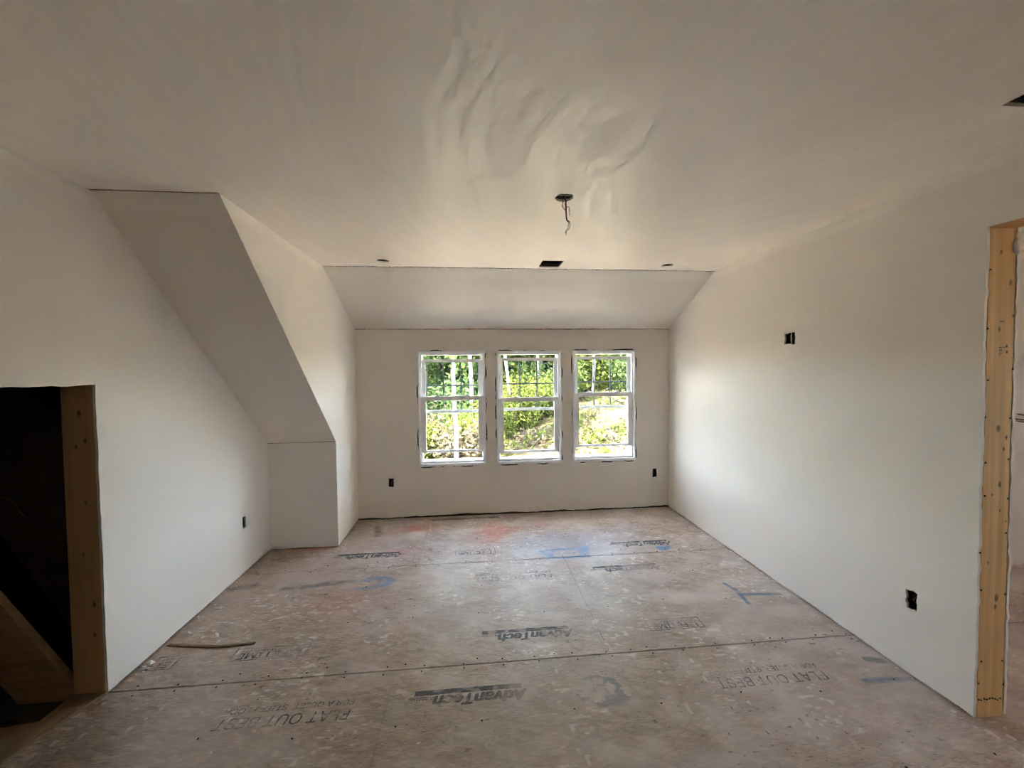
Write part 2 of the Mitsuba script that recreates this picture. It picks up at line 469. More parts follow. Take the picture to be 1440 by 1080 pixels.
def loose_cut(x0, x1, z0, z1, seed):
    """A hand-cut opening around a window: tight here, open by up to a centimetre and a half there."""
    out, rg_ = [], np.random.default_rng(seed)
    cs = [(x0, z0), (x1, z0), (x1, z1), (x0, z1)]
    for k in range(4):
        A, B = np.array(cs[k]), np.array(cs[(k + 1) % 4])
        n_ = int(np.linalg.norm(B - A) / .03)
        nn = np.array([(B - A)[1], -(B - A)[0]]) / np.linalg.norm(B - A)
        q = np.arange(n_)
        f_ = meshkit.fbm(np.stack([q * .30, q * 0. + 7 * k, q * 0.], 1), 3, seed)
        gap = np.clip((f_ - .47) * .085, -.002, .013) + rg_.normal(0, .0007, n_) + .001
        for j in range(1, n_):
            out.append(tuple(A + (B - A) * j / n_ + nn * gap[j]))
    return out


# window wall
WIN = [dict(c=-.2235, lo=.688, up=1.112), dict(c=.609, lo=.661, up=1.121), dict(c=1.4445, lo=.704, up=1.130)]
WW, WZ0, WZ1 = .716, .545, 1.777
OUT_F = [(-.876, .387, .052, .094), (2.027, .395, .052, .094)]
poly = Polygon(ragged_base(XD, XR, .018, .013, 5) + [(XR, ZB + .02), (XD, ZB + .02)])
for i, w in enumerate(WIN):
    a, b = w['c'] - WW / 2, w['c'] + WW / 2
    poly = poly.difference(Polygon(loose_cut(a, b, WZ0, WZ1, 20 + i)))
for i, (x, z, w_, h_) in enumerate(OUT_F):
    poly = poly.difference(hole(x - w_ / 2, x + w_ / 2, z - h_ / 2, z + h_ / 2, 30 + i))
add('wall_front', slab(poly, (0, YB, 0), EX, EZ, DW * EY), 'm_wall', label='drywall window wall of the dormer, ragged along the floor', kind='structure')
core = sbox(XD - .1, -.02, XR + .05, ZB + .22)
for w in WIN:
    core = core.difference(sbox(w['c'] - WW / 2 - .0015, WZ0 - .0015, w['c'] + WW / 2 + .0015, WZ1 + .0015))
for x, z, w_, h_ in OUT_F:
    core = core.difference(sbox(x - .036, z - .056, x + .036, z + .056))
add('wall_front__framing', slab(core, (0, YB + DW, 0), EX, EZ, .145 * EY), 'm_cavity')

# knee wall and dormer cheek
add('wall_knee', slab(Polygon(ragged_base(XL, XD, .009, .005, 6) + [(XD, ZK), (XL, ZK)]), (0, YK, 0), EX, EZ, DW * EY), 'm_wall', label='low drywall knee wall under the sloped ceiling', kind='structure')
add('wall_knee__framing', bx(XL, XD - .014, YK + DW, YK + .12, -.01, ZK), 'm_plate')
off = .9
ch = Polygon(ragged_base(YK, YB, .010, .005, 7) + [(YB, ZB), (YC, H), (YS, H), (YK, ZK)])
add('wall_cheek', slab(ch, (XD, 0, 0), EY, EZ, -DW * EX), 'm_wall', label='drywall cheek wall of the dormer beside the sloped ceiling', kind='structure')
ch2 = Polygon([(YK + .02, -.01), (YB + .1, -.01), (YB + .1, ZB + .2), (YC + .05, H + .15), (YS + .05, H + .15), (YS + .05, H - .03), (YK + .02, ZK + .0)])
add('wall_cheek__framing', slab(ch2, (XD - DW, 0, 0), EY, EZ, -.09 * EX), 'm_plate')

# left wall with the opening to the roof space
YO2 = 1.05
OUT_L = (3.371, .394, .050, .094)
po = Polygon(ragged_base(YK, YREAR, .011, .006, 9, .05) + [(YREAR, H), (YS, H), (YK, ZK)])
po = po.difference(Polygon([(YO2, -.1), (YO, -.1)] + jag([(YO, .003), (YO, ZO)], .0018, .05, 11, False) + jag([(YO - .001, ZO), (YO2, ZO)], .0025, .05, 12, False)))
po = po.difference(hole(OUT_L[0] - OUT_L[2] / 2, OUT_L[0] + OUT_L[2] / 2, OUT_L[1] - OUT_L[3] / 2, OUT_L[1] + OUT_L[3] / 2, 34))
add('wall_left', slab(po, (XL, 0, 0), EY, EZ, -DW * EX), 'm_wall', label='left drywall gable wall with a low opening into the roof space', kind='structure')
pc = sbox(YREAR - .1, -.015, YK + .1, H + .1).difference(sbox(YO2 + .0, -.1, YO + .038, ZO + .04))
pc = pc.difference(sbox(OUT_L[0] - .036, OUT_L[1] - .056, OUT_L[0] + .036, OUT_L[1] + .056))
add('wall_left__framing', slab(pc, (XL - DW, 0, 0), EY, EZ, -.14 * EX), 'm_cavity')
add('wall_left__stud', bx(XL - DW - .142, XL - DW + .0005, YO, YO + .0375, .0, ZO + .0, .002), 'm_stud', label='rough lumber stud at the side of the opening')
add('wall_left__header', bx(XL - DW - .14, XL - DW, YO2, YO - .0, ZO + .002, ZO + .038, .002), 'm_cavity')
plate = Polygon([(-1.809, 2.143), (-1.95, 2.143), (-1.96, 1.99), (-2.10, 1.97), (-2.02, 1.60), (-1.87, 1.60), (-1.905, 1.80)])
add('wall_left__bottom_plate', slab(plate, (0, 0, .0005), EX, EY, .012 * EZ), 'm_plate', label='bare splintered bottom plate in the opening')

# right wall with the doorway
YJ2 = .62
RW = (2.662, 1.765, .095, .079)
RO = (1.838, .386, .050, .094)
def right_sheet(seed, holes):
    po_ = Polygon(ragged_base(YB, YREAR, .010, .005, seed, .05) + [(YREAR, H), (YB, H)])
    dcut = [(YJ2, -.1), (YJ, -.1)] + jag([(YJ, .003), (YJ, ZJ)], .0022, .035, seed + 1, False) + jag([(YJ - .001, ZJ), (YJ2, ZJ)], .0022, .05, seed + 2, False)
    po_ = po_.difference(Polygon(dcut))
    for h_ in holes:
        po_ = po_.difference(h_)
    return po_
hs = [hole(RW[0] - RW[2] / 2, RW[0] + RW[2] / 2, RW[1] - RW[3] / 2, RW[1] + RW[3] / 2, 36, .0045), hole(RO[0] - RO[2] / 2, RO[0] + RO[2] / 2, RO[1] - RO[3] / 2, RO[1] + RO[3] / 2, 37)]
add('wall_right', slab(right_sheet(40, hs), (XR, 0, 0), EY, EZ, DW * EX), 'm_wall', label='long right drywall wall with a rough doorway', kind='structure')
add('wall_right__back_sheet', slab(right_sheet(44, []).intersection(sbox(YREAR, -1, YA, 5)), (XA - DW, 0, 0), EY, EZ, DW * EX), 'm_wall', label='drywall on the far side of the wall')
pc = sbox(YREAR - .1, -.015, YB + .15, H + .1).difference(sbox(YJ2, -.1, YJ + .038, ZJ + .04))
for u, v, a, b in (RW, RO):
    pc = pc.difference(sbox(u - a / 2 - .012, v - b / 2 - .012, u + a / 2 + .012, v + b / 2 + .012))
add('wall_right__framing', slab(pc, (XR + DW, 0, 0), EY, EZ, (XA - XR - 2 * DW) * EX), 'm_plate')

# wall behind the camera
RWIN = []
pr = sbox(XL - .1, -.02, XR + .05, H + .1)
for x0, x1, z0, z1 in RWIN:
    pr = pr.difference(sbox(x0, z0, x1, z1))
add('wall_rear', slab(pr, (0, YREAR, 0), EX, EZ, -.16 * EY), 'm_wall', label='rear drywall wall', kind='structure')
# adjoining room
add('wall_hall', bx(XA - .02, XE + .2, YA, YA + .13, -.02, H + .02), 'm_wall', label='drywall wall of the adjoining room seen through the doorway', kind='structure')
ps = sbox(-2.2, -.02, YA + .1, H + .05).difference(sbox(-1.25, 1.2, -.25, 2.05))
add('wall_outer', slab(ps, (XE, 0, 0), EY, EZ, .16 * EX), 'm_wall', label='outer wall of the adjoining room with a window opening', kind='structure')
add('wall_hall_rear', bx(XA - .02, XE + .2, -2.3, -2.17, -.02, H + .02), 'm_wall', label='rear wall of the adjoining room', kind='structure')

# torn paper tape showing as thin lines in the corners
def strip(a, b, nrm, w, t):
    a, b, nrm = np.array(a, float), np.array(b, float), np.array(nrm, float)
    u = (b - a); L = np.linalg.norm(u); u /= L
    v = np.cross(nrm, u)
    n_ = max(6, int(L / .06)); rg_ = np.random.default_rng(int(L * 1e4))
    wid = w * (.55 + .9 * meshkit.fbm(np.stack([np.arange(n_ + 1) * .5, np.zeros(n_ + 1), np.zeros(n_ + 1)], 1), 3, int(L * 977)))
    xs = np.linspace(0, L, n_ + 1)
    pg = Polygon(list(zip(xs, wid)) + [(L, 0), (0, 0)])
    return slab(pg, a, u, v, nrm * t)

s1 = strip((XL, YK - .0004, ZK), (XD, YK - .0004, ZK), (0, -1, 0), .005, .0008)
if s1.bounds[1][2] > ZK + .002:
    s1 = strip((XD, YK - .0004, ZK), (XL, YK - .0004, ZK), (0, -1, 0), .005, .0008)
add('wall_knee__corner_tape', s1, 'm_tape')
s2 = strip((XD, YB - .0004, ZB - .001), (XR, YB - .0004, ZB - .001), (0, -1, 0), .006, .0008)
if s2.bounds[1][2] > ZB + .002:
    s2 = strip((XR, YB - .0004, ZB - .001), (XD, YB - .0004, ZB - .001), (0, -1, 0), .006, .0008)
add('wall_front__corner_tape', s2, 'm_tape')
s3 = strip((XL, YS, H - .0006), (XD, YS, H - .0006), (0, 0, -1), .011, .0008)
if s3.bounds[1][1] > YS + .002:
    s3 = strip((XD, YS, H - .0006), (XL, YS, H - .0006), (0, 0, -1), .011, .0008)
add('ceiling__corner_tape', s3, 'm_tape')
s4 = strip((XD, YC, H - .0006), (XR, YC, H - .0006), (0, 0, -1), .011, .0008)
if s4.bounds[1][1] > YC + .002:
    s4 = strip((XR, YC, H - .0006), (XD, YC, H - .0006), (0, 0, -1), .011, .0008)
add('ceiling__corner_tape', s4, 'm_cavity')

# ------------------------------------------------------------------ windows: double-hung, both sashes a little open
def frame_ring(x0, x1, z0, z1, wl, wt, wb, y0, y1):
    return slab(sbox(x0, z0, x1, z1).difference(sbox(x0 + wl, z0 + wb, x1 - wl, z1 - wt)), (0, y0, 0), EX, EZ, (y1 - y0) * EY)


def bevel_ring(x0, x1, z0, z1, wl, wt, wb, y0, y1, ch=.004):
    """A rectangular ring whose face towards the room has a small bevel."""
    a = frame_ring(x0, x1, z0, z1, wl, wt, wb, y0 + ch, y1)
    b = frame_ring(x0 + ch, x1 - ch, z0 + ch, z1 - ch, wl - 2 * ch, wt - 2 * ch, wb - 2 * ch, y0, y0 + ch)
    return cat(a, b)


for i, w in enumerate(WIN):
    k = f'window_{i + 1}'
    c = w['c']; x0, x1 = c - WW / 2, c + WW / 2
    where = ('leftmost', 'middle', 'rightmost')[i]
    # the frame: a thin inner lip, the jambs behind it, the sloped sill and the nailing flange outside
    fr = cat(bevel_ring(x0, x1, WZ0, WZ1, .020, .018, .030, YB - .004, YB + .022),
             frame_ring(x0, x1, WZ0, WZ1, .036, .040, .052, YB + .022, YB + .125),
             frame_ring(x0 - .05, x1 + .05, WZ0 - .05, WZ1 + .05, .088, .090, .10, YB + .150, YB + .165),
             bx(x0 + .030, x0 + .040, YB + .055, YB + .062, WZ0 + .04, WZ1 - .03), bx(x1 - .040, x1 - .030, YB + .055, YB + .062, WZ0 + .04, WZ1 - .03))
    add(k, fr, 'm_vinyl', kind='structure', label=f'white vinyl double-hung window, {where} of the three, both sashes ajar')
    s0, s1_ = c - .327, c + .327
    # lower sash, nearer the room
    zl, zu = w['lo'], w['lo'] + .606
    g = (s0 + .046, s1_ - .046, zl + .024, zu - .044)
    low = cat(bevel_ring(s0, s1_, zl, zu, .047, .045, .026, YB + .026, YB + .052),
              bx(s0 + .05, s1_ - .05, YB + .018, YB + .027, zl + .006, zl + .014, .002))
    add(f'{k}__lower_sash', low, 'm_vinyl')
    add(f'{k}__lower_sash__pane', bx(g[0] - .003, g[1] + .003, YB + .038, YB + .0382, g[2] - .003, g[3] + .003).section_multiplane if False else
        trimesh.Trimesh([(g[0] - .003, YB + .038, g[2] - .003), (g[1] + .003, YB + .038, g[2] - .003), (g[1] + .003, YB + .038, g[3] + .003), (g[0] - .003, YB + .038, g[3] + .003)], [(0, 1, 2), (0, 2, 3)], process=False), 'm_glass')
    for q in (-.155, .155):
        lk = cat(bx(c + q - .028, c + q + .028, YB + .028, YB + .050, zu, zu + .006, .002), bx(c + q - .012, c + q + .020, YB + .030, YB + .044, zu + .006, zu + .014, .003))
        add(f'{k}__lower_sash__lock', lk, 'm_vinyl')
    # upper sash, behind it
    zb = w['up']; zt = zb + .580
    g = (s0 + .044, s1_ - .044, zb + .032, zt - .032)
    add(f'{k}__upper_sash', bevel_ring(s0, s1_, zb, zt, .045, .033, .033, YB + .066, YB + .075), 'm_vinyl')
    ym = YB + .0755
    add(f'{k}__upper_sash__pane', trimesh.Trimesh([(g[0] - .003, ym - .004, g[2] - .003), (g[1] + .003, ym - .004, g[2] - .003), (g[1] + .003, ym - .004, g[3] + .003), (g[0] - .003, ym - .004, g[3] + .003)], [(0, 1, 2), (0, 2, 3)], process=False), 'm_glass')
    gw = g[1] - g[0]
    for q in (1 / 3, 2 / 3):
        add(f'{k}__upper_sash__muntin', bx(g[0] + gw * q - .006, g[0] + gw * q + .006, ym, ym + .006, g[2], g[3], .001), 'm_muntin')
    zm = g[2] + (g[3] - g[2]) * .51
    add(f'{k}__upper_sash__muntin', bx(g[0], g[1], ym - .0005, ym + .0065, zm - .006, zm + .006, .001), 'm_muntin')
    # flat stickers left on the frame beside the sill
    if i == 2:
        add(f'{k}__sticker', bx(x1 - .0365, x1 - .036, YB + .062, YB + .118, WZ0 + .060, WZ0 + .135), 'm_sheath', label='white paper sticker on the jamb')

# window of the adjoining room: a plain frame
fr = frame_ring(-1.25, -.25, 1.2, 2.05, .05, .05, .05, 0, .1)
fr.apply_transform(np.array([[0, 1, 0, XE + .04], [1, 0, 0, 0], [0, 0, 1, 0], [0, 0, 0, 1.0]])); fr.invert()
add('window_4', fr, 'm_vinyl', kind='structure', label='white window in the outer wall of the adjoining room')

# ------------------------------------------------------------------ doorway lumber
add('door_1', bx(XR + DW + .003, XA - DW - .003, YJ + .002, YJ + .040, .0, ZJ, .003), 'm_jamb', kind='structure', label='rough doorway framed in bare knotty lumber')
add('door_1__header', bx(XR + .004, XR + .156, YJ2 - .06, YJ + .03, ZJ, ZJ + .038, .002), 'm_jamb')
add('door_1__far_jamb', bx(XR + .006, XR + .154, YJ2 - .038, YJ2, .0, ZJ, .002), 'm_jamb')
# sprayed mud on the edge of the jamb, near its top
blob = trimesh.creation.icosphere(subdivisions=3, radius=1)
blob.vertices = blob.vertices * (1 + .35 * (meshkit.fbm(blob.vertices * 1.7, 3, 4)[:, None] - .5)) * np.array([.020, .012, .036]) + np.array([2.333, YJ, 2.075])
b2 = trimesh.creation.icosphere(subdivisions=2, radius=1)
b2.vertices = b2.vertices * np.array([.012, .008, .016]) + np.array([2.336, YJ, 2.125])
add('door_1__mud_lump', cat(blob, b2), 'm_wall', smooth=True, label='lump of joint compound')
nm = []
rj = np.random.default_rng(12)
for z in np.arange(.11, 2.1, .21):
    for xx in (XR + .021, XR + .141):
        m = trimesh.creation.cylinder(radius=.004, height=.003, sections=8)
        m.apply_transform(trimesh.transformations.rotation_matrix(math.pi / 2, (1, 0, 0)))
        m.apply_translation((xx + rj.normal(0, .006), YJ + .0015, z + rj.normal(0, .05))); nm.append(m)
for q in range(9):
    m = trimesh.creation.cylinder(radius=.004, height=.003, sections=8)
    m.apply_transform(trimesh.transformations.rotation_matrix(math.pi / 2, (1, 0, 0)))
    m.apply_translation((XR + .024 + q * .0135, YJ + .0015, .085 + rj.normal(0, .004))); nm.append(m)
add('door_1__nail_heads', cat(*nm), 'm_black', label='dark nail heads', kind='stuff')

stamp = [bx(2.262 + u, 2.262 + u + w_, YJ + .0013, YJ + .0022, 1.617 + v, 1.617 + v + h_) for u, v, w_, h_ in ((0, .022, .014, .005), (.02, .022, .008, .006), (0, .010, .005, .006), (.009, .009, .005, .007), (.0, .0, .014, .003), (.0, -.007, .013, .004), (.034, .024, .008, .012), (.034, .0, .009, .011))]
add('door_1__grade_stamp', cat(*stamp), 'm_wire_dark', label='faded dark grade stamp')
add('door_1__staple', bx(2.262, 2.285, YJ + .0005, YJ + .0025, 1.752, 1.755), 'm_black', label='dark staple')

# ------------------------------------------------------------------ roof space behind the left opening
ax0, ax1 = -3.4, XL - DW - .14
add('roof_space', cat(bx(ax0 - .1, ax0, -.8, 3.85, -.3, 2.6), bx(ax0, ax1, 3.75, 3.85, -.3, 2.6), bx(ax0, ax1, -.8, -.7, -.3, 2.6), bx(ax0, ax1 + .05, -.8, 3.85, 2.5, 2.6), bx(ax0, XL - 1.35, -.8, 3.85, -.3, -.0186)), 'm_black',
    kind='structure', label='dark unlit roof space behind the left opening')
# diagonal plank leaning down to the foot of the stud, a second one farther in
pk = Polygon([(-1.954, .05), (-1.954, -.018), (-2.197, -.018), (-2.86, .93), (-2.86, 1.35)])
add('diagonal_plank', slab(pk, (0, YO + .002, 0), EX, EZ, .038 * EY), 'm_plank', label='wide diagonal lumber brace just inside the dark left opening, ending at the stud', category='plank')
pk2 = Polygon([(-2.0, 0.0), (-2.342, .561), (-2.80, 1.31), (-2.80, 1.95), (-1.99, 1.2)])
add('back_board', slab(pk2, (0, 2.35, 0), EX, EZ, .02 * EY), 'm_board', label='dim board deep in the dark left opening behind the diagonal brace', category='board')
r5 = np.random.default_rng(21)
ins = []
for k in range(260):
    a = r5.uniform((-2.6, 1.2, -.01), (-2.09, 2.06, .03))
    dd = r5.normal(0, 1, 3); dd[2] = abs(dd[2]) * .4; dd /= np.linalg.norm(dd)
    ins.append(tube([a, a + dd * r5.uniform(.02, .06)], r5.uniform(.003, .009), 4))
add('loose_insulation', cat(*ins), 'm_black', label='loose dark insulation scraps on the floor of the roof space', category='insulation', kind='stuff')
tw = [tube(curve([(-2.20, 2.12, 1.00), (-2.16, 2.13, .97), (-2.12, 2.12, .92), (-2.10, 2.12, .90)]), .0025, 5), tube(curve([(-2.21, 2.12, .965), (-2.16, 2.11, .965), (-2.11, 2.12, .96)]), .003, 5)]
add('roof_space_cable', cat(*tw), 'm_wire_dark', smooth=40, label='thin cable hanging in the dark left opening above the diagonal brace', category='cable')

# ------------------------------------------------------------------ electrical boxes, each in its ragged hole
def box_shell(w, h, dpt, t=.003):
    o = sbox(-w / 2, -h / 2, w / 2, h / 2); i_ = sbox(-w / 2 + t, -h / 2 + t, w / 2 - t, h / 2 - t)
    a = trimesh.creation.extrude_polygon(o.difference(i_), dpt, engine='earcut')
    b = trimesh.creation.extrude_polygon(o, t, engine='earcut')
    b.apply_translation((0, 0, dpt - t))
    return cat(a, b)            # open towards -z


def place(mesh, O, U, V, W):
    m = mesh.copy(); M = np.eye(4); M[:3, 0], M[:3, 1], M[:3, 2], M[:3, 3] = U, V, W, O
    m.apply_transform(M)
    if np.linalg.det(M[:3, :3]) < 0:
        m.invert()
    return m


def ebox(O, U, W, w, h, label, seed, wires):
    """A wall box; U runs along the wall, W into it."""
    U, W = np.array(U, float), np.array(W, float)
    key = thing('electrical_box', label, 'electrical box')
    add(f'{key}__body', place(box_shell(w + .014, h + .014, .07), np.array(O) + W * (DW + .0005), U, EZ, W), 'm_black')
    for pts, r, m in wires:
        add(f'{key}__wire', place(tube(curve(pts), r, 6), np.array(O) + W * DW, U, EZ, W), m, smooth=40)
    return key


def loops(seed, n, w, h, m='m_wire_dark'):
    rr = np.random.default_rng(seed); out = []
    for k in range(n):
        a = rr.uniform(-.3, .3) * w
        out.append(([(a, h * .42, .055), (a + rr.uniform(-.2, .2) * w, h * .2, .02), (rr.uniform(-.3, .3) * w, -h * .1, .012), (rr.uniform(-.3, .3) * w, -h * .35, .03)], .0022, m))
    return out


ebox((OUT_F[0][0], YB, OUT_F[0][1]), EX, EY, .052, .094, 'black electrical box cut low into the window wall, near the dormer cheek', 1, loops(1, 3, .05, .09) + [([(.0, .03, .03), (.004, .01, .008), (.0, -.02, .02)], .005, 'm_copper')])
ebox((OUT_F[1][0], YB, OUT_F[1][1]), EX, EY, .052, .094, 'black electrical box cut low into the window wall, near the right corner', 2, loops(2, 2, .05, .09))
ebox((XL, OUT_L[0], OUT_L[1]), EY, -EX, .050, .094, 'black electrical box low on the left wall, before the knee wall', 3, loops(3, 2, .05, .09))
ebox((XR, RO[0], RO[1]), EY, EX, .050, .094, 'black electrical box low on the right wall, near the doorway', 4, loops(4, 2, .05, .09))
ebox((XR, RW[0], RW[1]), EY, EX, .095, .079, 'high black electrical box with one white wire on the right wall', 5, [([(.004, .040, .006), (.005, .015, .004), (.004, -.015, .004), (.003, -.040, .006)], .0038, 'm_sheath')] + loops(7, 2, .05, .06))

# ceiling box with the hanging fixture wires
x, y, r = LAMP
can = trimesh.creation.revolve(np.array([(0, .056), (r + .008, .056), (r + .008, .001), (r + .005, .001), (r + .005, .053), (0, .053)]), sections=32)
can.apply_translation((x, y, H + DW))
cb = add('ceiling_fixture_box', can, 'm_metal', smooth=35, label='round ceiling box with loose wires hanging down in mid ceiling', category='electrical box')
br = bx(x - .045, x + .045, y - .007, y + .007, H + .012, H + .015)
add(f'{cb}__bracket', br, 'm_metal')
cab = curve([(.478, 2.09, H + .045), (.483, 2.09, 2.42), (.484, 2.09, 2.38), (.487, 2.088, 2.332), (.492, 2.085, 2.322), (.502, 2.085, 2.316)])
add(f'{cb}__cable', tube(cab, .0040, 8), 'm_wire_dark', smooth=40, label='brown hanging cable')
for pts in ([(.502, 2.085, 2.316), (.503, 2.086, 2.292), (.496, 2.088, 2.280), (.486, 2.09, 2.269), (.486, 2.09, 2.252)], [(.500, 2.084, 2.316), (.494, 2.083, 2.306), (.493, 2.083, 2.287), (.483, 2.085, 2.273), (.479, 2.086, 2.262), (.480, 2.087, 2.258)],
            [(.470, 2.09, H + .03), (.468, 2.09, 2.414), (.466, 2.09, 2.399), (.470, 2.09, 2.388), (.481, 2.09, 2.377)],
            [(.485, 2.09, 2.392), (.494, 2.088, 2.396), (.501, 2.087, 2.388), (.501, 2.087, 2.372), (.503, 2.087, 2.357), (.498, 2.087, 2.350)]):
    add(f'{cb}__wire', tube(curve(pts), .0017, 6), 'm_copper', smooth=40)

# two small round cutouts with their housings
for i, (x, y, r) in enumerate(CANS):
    m = trimesh.creation.revolve(np.array([(0, .11), (r + .006, .11), (r + .006, .001), (r + .002, .001), (r + .002, .107), (0, .107)]), sections=32)
    m.apply_translation((x, y, H + DW * .99))
    k = add('recessed_light_housing', m, 'm_metal', smooth=35, category='light housing', group='recessed light cutouts before the dormer slope',
            label=('round recessed light cutout in the ceiling edge beside the dormer cheek', 'round recessed light cutout in the ceiling edge near the right wall')[i])
    add(f'{k}__wire', tube(curve([(x - .02, y, H + .09), (x - .01, y - .01, H + .03), (x + .015, y, H + .015), (x + .03, y + .01, H + .04)]), .003, 6), 'm_sheath', smooth=40)
# two duct boots
for i, (x0, x1, y0, y1) in enumerate(VENTS):
    m = box_shell(x1 - x0 + .012, y1 - y0 + .012, .17)
    m.apply_translation(((x0 + x1) / 2, (y0 + y1) / 2, H + DW * .99))
    k = add('duct_boot', m, 'm_black', category='vent', label=('black square duct opening in the ceiling edge above the windows', 'black duct opening in the ceiling at the upper right picture edge')[i])
    lip = sbox(x0 - .003, y0 - .003, x1 + .003, y1 + .003).difference(sbox(x0 + .001, y0 + .001, x1 - .001, y1 - .001))
    add(f'{k}__rim', trimesh.creation.extrude_polygon(lip, .02, engine='earcut').apply_translation((0, 0, H + DW * 1.01)), 'm_metal')

# wire end poking from the wall of the adjoining room
add('wall_wire', cat(tube(curve([(4.13, YA + .02, 1.165), (4.17, YA - .03, 1.148), (4.22, YA - .04, 1.155), (4.27, YA - .03, 1.19)]), .006, 6), tube(curve([(4.15, YA + .01, 1.14), (4.19, YA - .03, 1.13), (4.23, YA - .02, 1.135)]), .004, 6),
                     tube(curve([(4.19, YA + .01, 1.19), (4.22, YA - .03, 1.175), (4.24, YA - .02, 1.16)]), .004, 6)), 'm_wire_dark', smooth=40, label='dark wire ends curling out of the adjoining room wall beyond the doorway', category='wire')

# ------------------------------------------------------------------ scraps on the floor
st = curve([(-1.765, 2.500, .006), (-1.62, 2.474, .006), (-1.45, 2.452, .006), (-1.275, 2.462, .009)], 6)
pl = LineString(st[:, :2]).buffer(.008, cap_style=2)
add('wood_strip', slab(pl, (0, 0, .0008), EX, EY, .007 * EZ), 'm_plate', label='long thin splintered wood strip on the floor by the left wall', category='wood strip')
rc = np.random.default_rng(17)
cr_ = []
def crumb(x, y, s):
    m = trimesh.convex.convex_hull(rc.normal(0, 1, (9, 3)) * np.array([s, s * .8, s * .5]))
    m.apply_translation((x, y, -m.bounds[0][2]))
    return m
for k in range(90):
    w = rc.integers(4)
    if w == 0: q = (XL + .012 + abs(rc.normal(0, .03)), rc.uniform(2.2, 3.7))
    elif w == 1: q = (XR - .012 - abs(rc.normal(0, .02)), rc.uniform(1.7, 4.35))
    elif w == 2: q = (rc.uniform(XD + .05, XR - .05), YB - .012 - abs(rc.normal(0, .04)))
    else: q = (rc.uniform(XL + .1, XR - .1), rc.uniform(1.7, 4.2))
    cr_.append(crumb(*q, rc.uniform(.002, .0055)))
for q in ((-1.72, 2.60), (-1.745, 2.35), (-1.53, 2.55), (-1.70, 2.86), (-1.74, 2.30)):
    cr_.append(crumb(*q, .011))
add('drywall_crumbs', cat(*cr_), 'm_wall', label='small white drywall crumbs scattered over the sub-floor', category='debris', kind='stuff')

# ------------------------------------------------------------------ outdoors
def terrain(x, y):
    x, y = np.asarray(x, float), np.asarray(y, float)
    s = np.clip((y - 5.5) / 12.5, 0, 1); s = s * s * (3 - 2 * s)
    t = np.clip((x + 3.0) / 11.0, 0, 1); t = t * t * (3 - 2 * t)
    far = np.clip((y - 18) / 30, 0, 1)
    p = np.stack([x * .35, y * .35, x * 0], -1)
    return -3.0 + s * (.95 + 2.05 * t) + far * 1.5 + .35 * s * (meshkit.fbm(p, 4, 6) - .5)


gx, gy = np.meshgrid(np.concatenate([np.linspace(-70, -14, 15), np.linspace(-12, 18, 101), np.linspace(20, 70, 14)]), np.concatenate([np.linspace(-60, 3, 15), np.linspace(4, 34, 121), np.linspace(36, 90, 16)]))
gz = terrain(gx, gy)
V = np.stack([gx, gy, gz], -1).reshape(-1, 3)
ny, nx = gx.shape
ii = (np.arange(ny - 1)[:, None] * nx + np.arange(nx - 1)[None]).ravel()
Fq = np.stack([ii, ii + 1, ii + nx + 1, ii + nx], 1)


def ground_col(p, n, uv):
    a = fbm(p.x * .9, p.y * .9, 2, 4)
    b = noise(p.x * 5, p.y * 7, 3)
    f = noise(p.x * 18, p.y * 30, 5)
    c = mix((.044, .031, .017), (.080, .059, .036), .55 * b + .45 * f)
    # bare sandy soil where the builders drove, close to the house
    near = 1 - ss(11.5, 14.8, p.y + 2.5 * (a - .5))
    c = mix(c, mi.Color3f(.385, .315, .25) * (.8 + .3 * f), near)
    green = ss(.50, .66, a) * (.4 + .6 * b) * (1 - .8 * near)
    return mix(c, mi.Color3f(.055, .056, .018), .75 * green)


mat('m_ground', ground_col, rough=.95, spec=.1)
add('ground', (V, Fq), 'm_ground', smooth=True, kind='structure', label='straw-coloured hillside rising towards the right outside the windows')


# the main roof runs on below the dormer windows
mat('m_shingle', lambda p, n, uv: mi.Color3f(.075, .08, .09) * (.7 + .6 * cell(p.x * 7, p.z * 11)), rough=.9, spec=.1)
ra = math.radians(42.8)
courses = []
for k in range(8):
    m = bx(XL - 1.5, XR + 1.5, 0, .16, 0, .012)
    m.apply_transform(trimesh.transformations.rotation_matrix(-ra - .05, (1, 0, 0)))
    m.apply_translation((0, YB + .175 + k * .14 * math.cos(ra), .20 - k * .14 * math.sin(ra))); courses.append(m)
add('roof', cat(*courses), 'm_shingle', kind='structure', label='grey shingled roof running on below the dormer windows outside')


def leafmat(key, col, trans):
    scene[key] = {'type': 'principledthin', 'base_color': {'type': 'rgb', 'value': list(col)}, 'diff_trans': trans, 'roughness': .6, 'spec_trans': 0.0, 'eta': 1.4}


leafmat('m_leaf_dark', (.072, .115, .047), .85)
leafmat('m_leaf_mid', (.105, .15, .052), .95)
leafmat('m_leaf_lime', (.125, .145, .036), .95)
leafmat('m_leaf_straw', (.13, .106, .066), .5)
mat('m_bark_pale', lambda p, n, uv: mix((.20, .185, .175), (.10, .09, .085), ss(.60, .75, noise(p.x * 9, p.y * 9, p.z * 5))), rough=.9, spec=.1)
mat('m_bark', lambda p, n, uv: mi.Color3f(.14, .12, .105) * (.7 + .6 * noise(p.x * 20, p.y * 20, p.z * 4)), rough=.9, spec=.1)


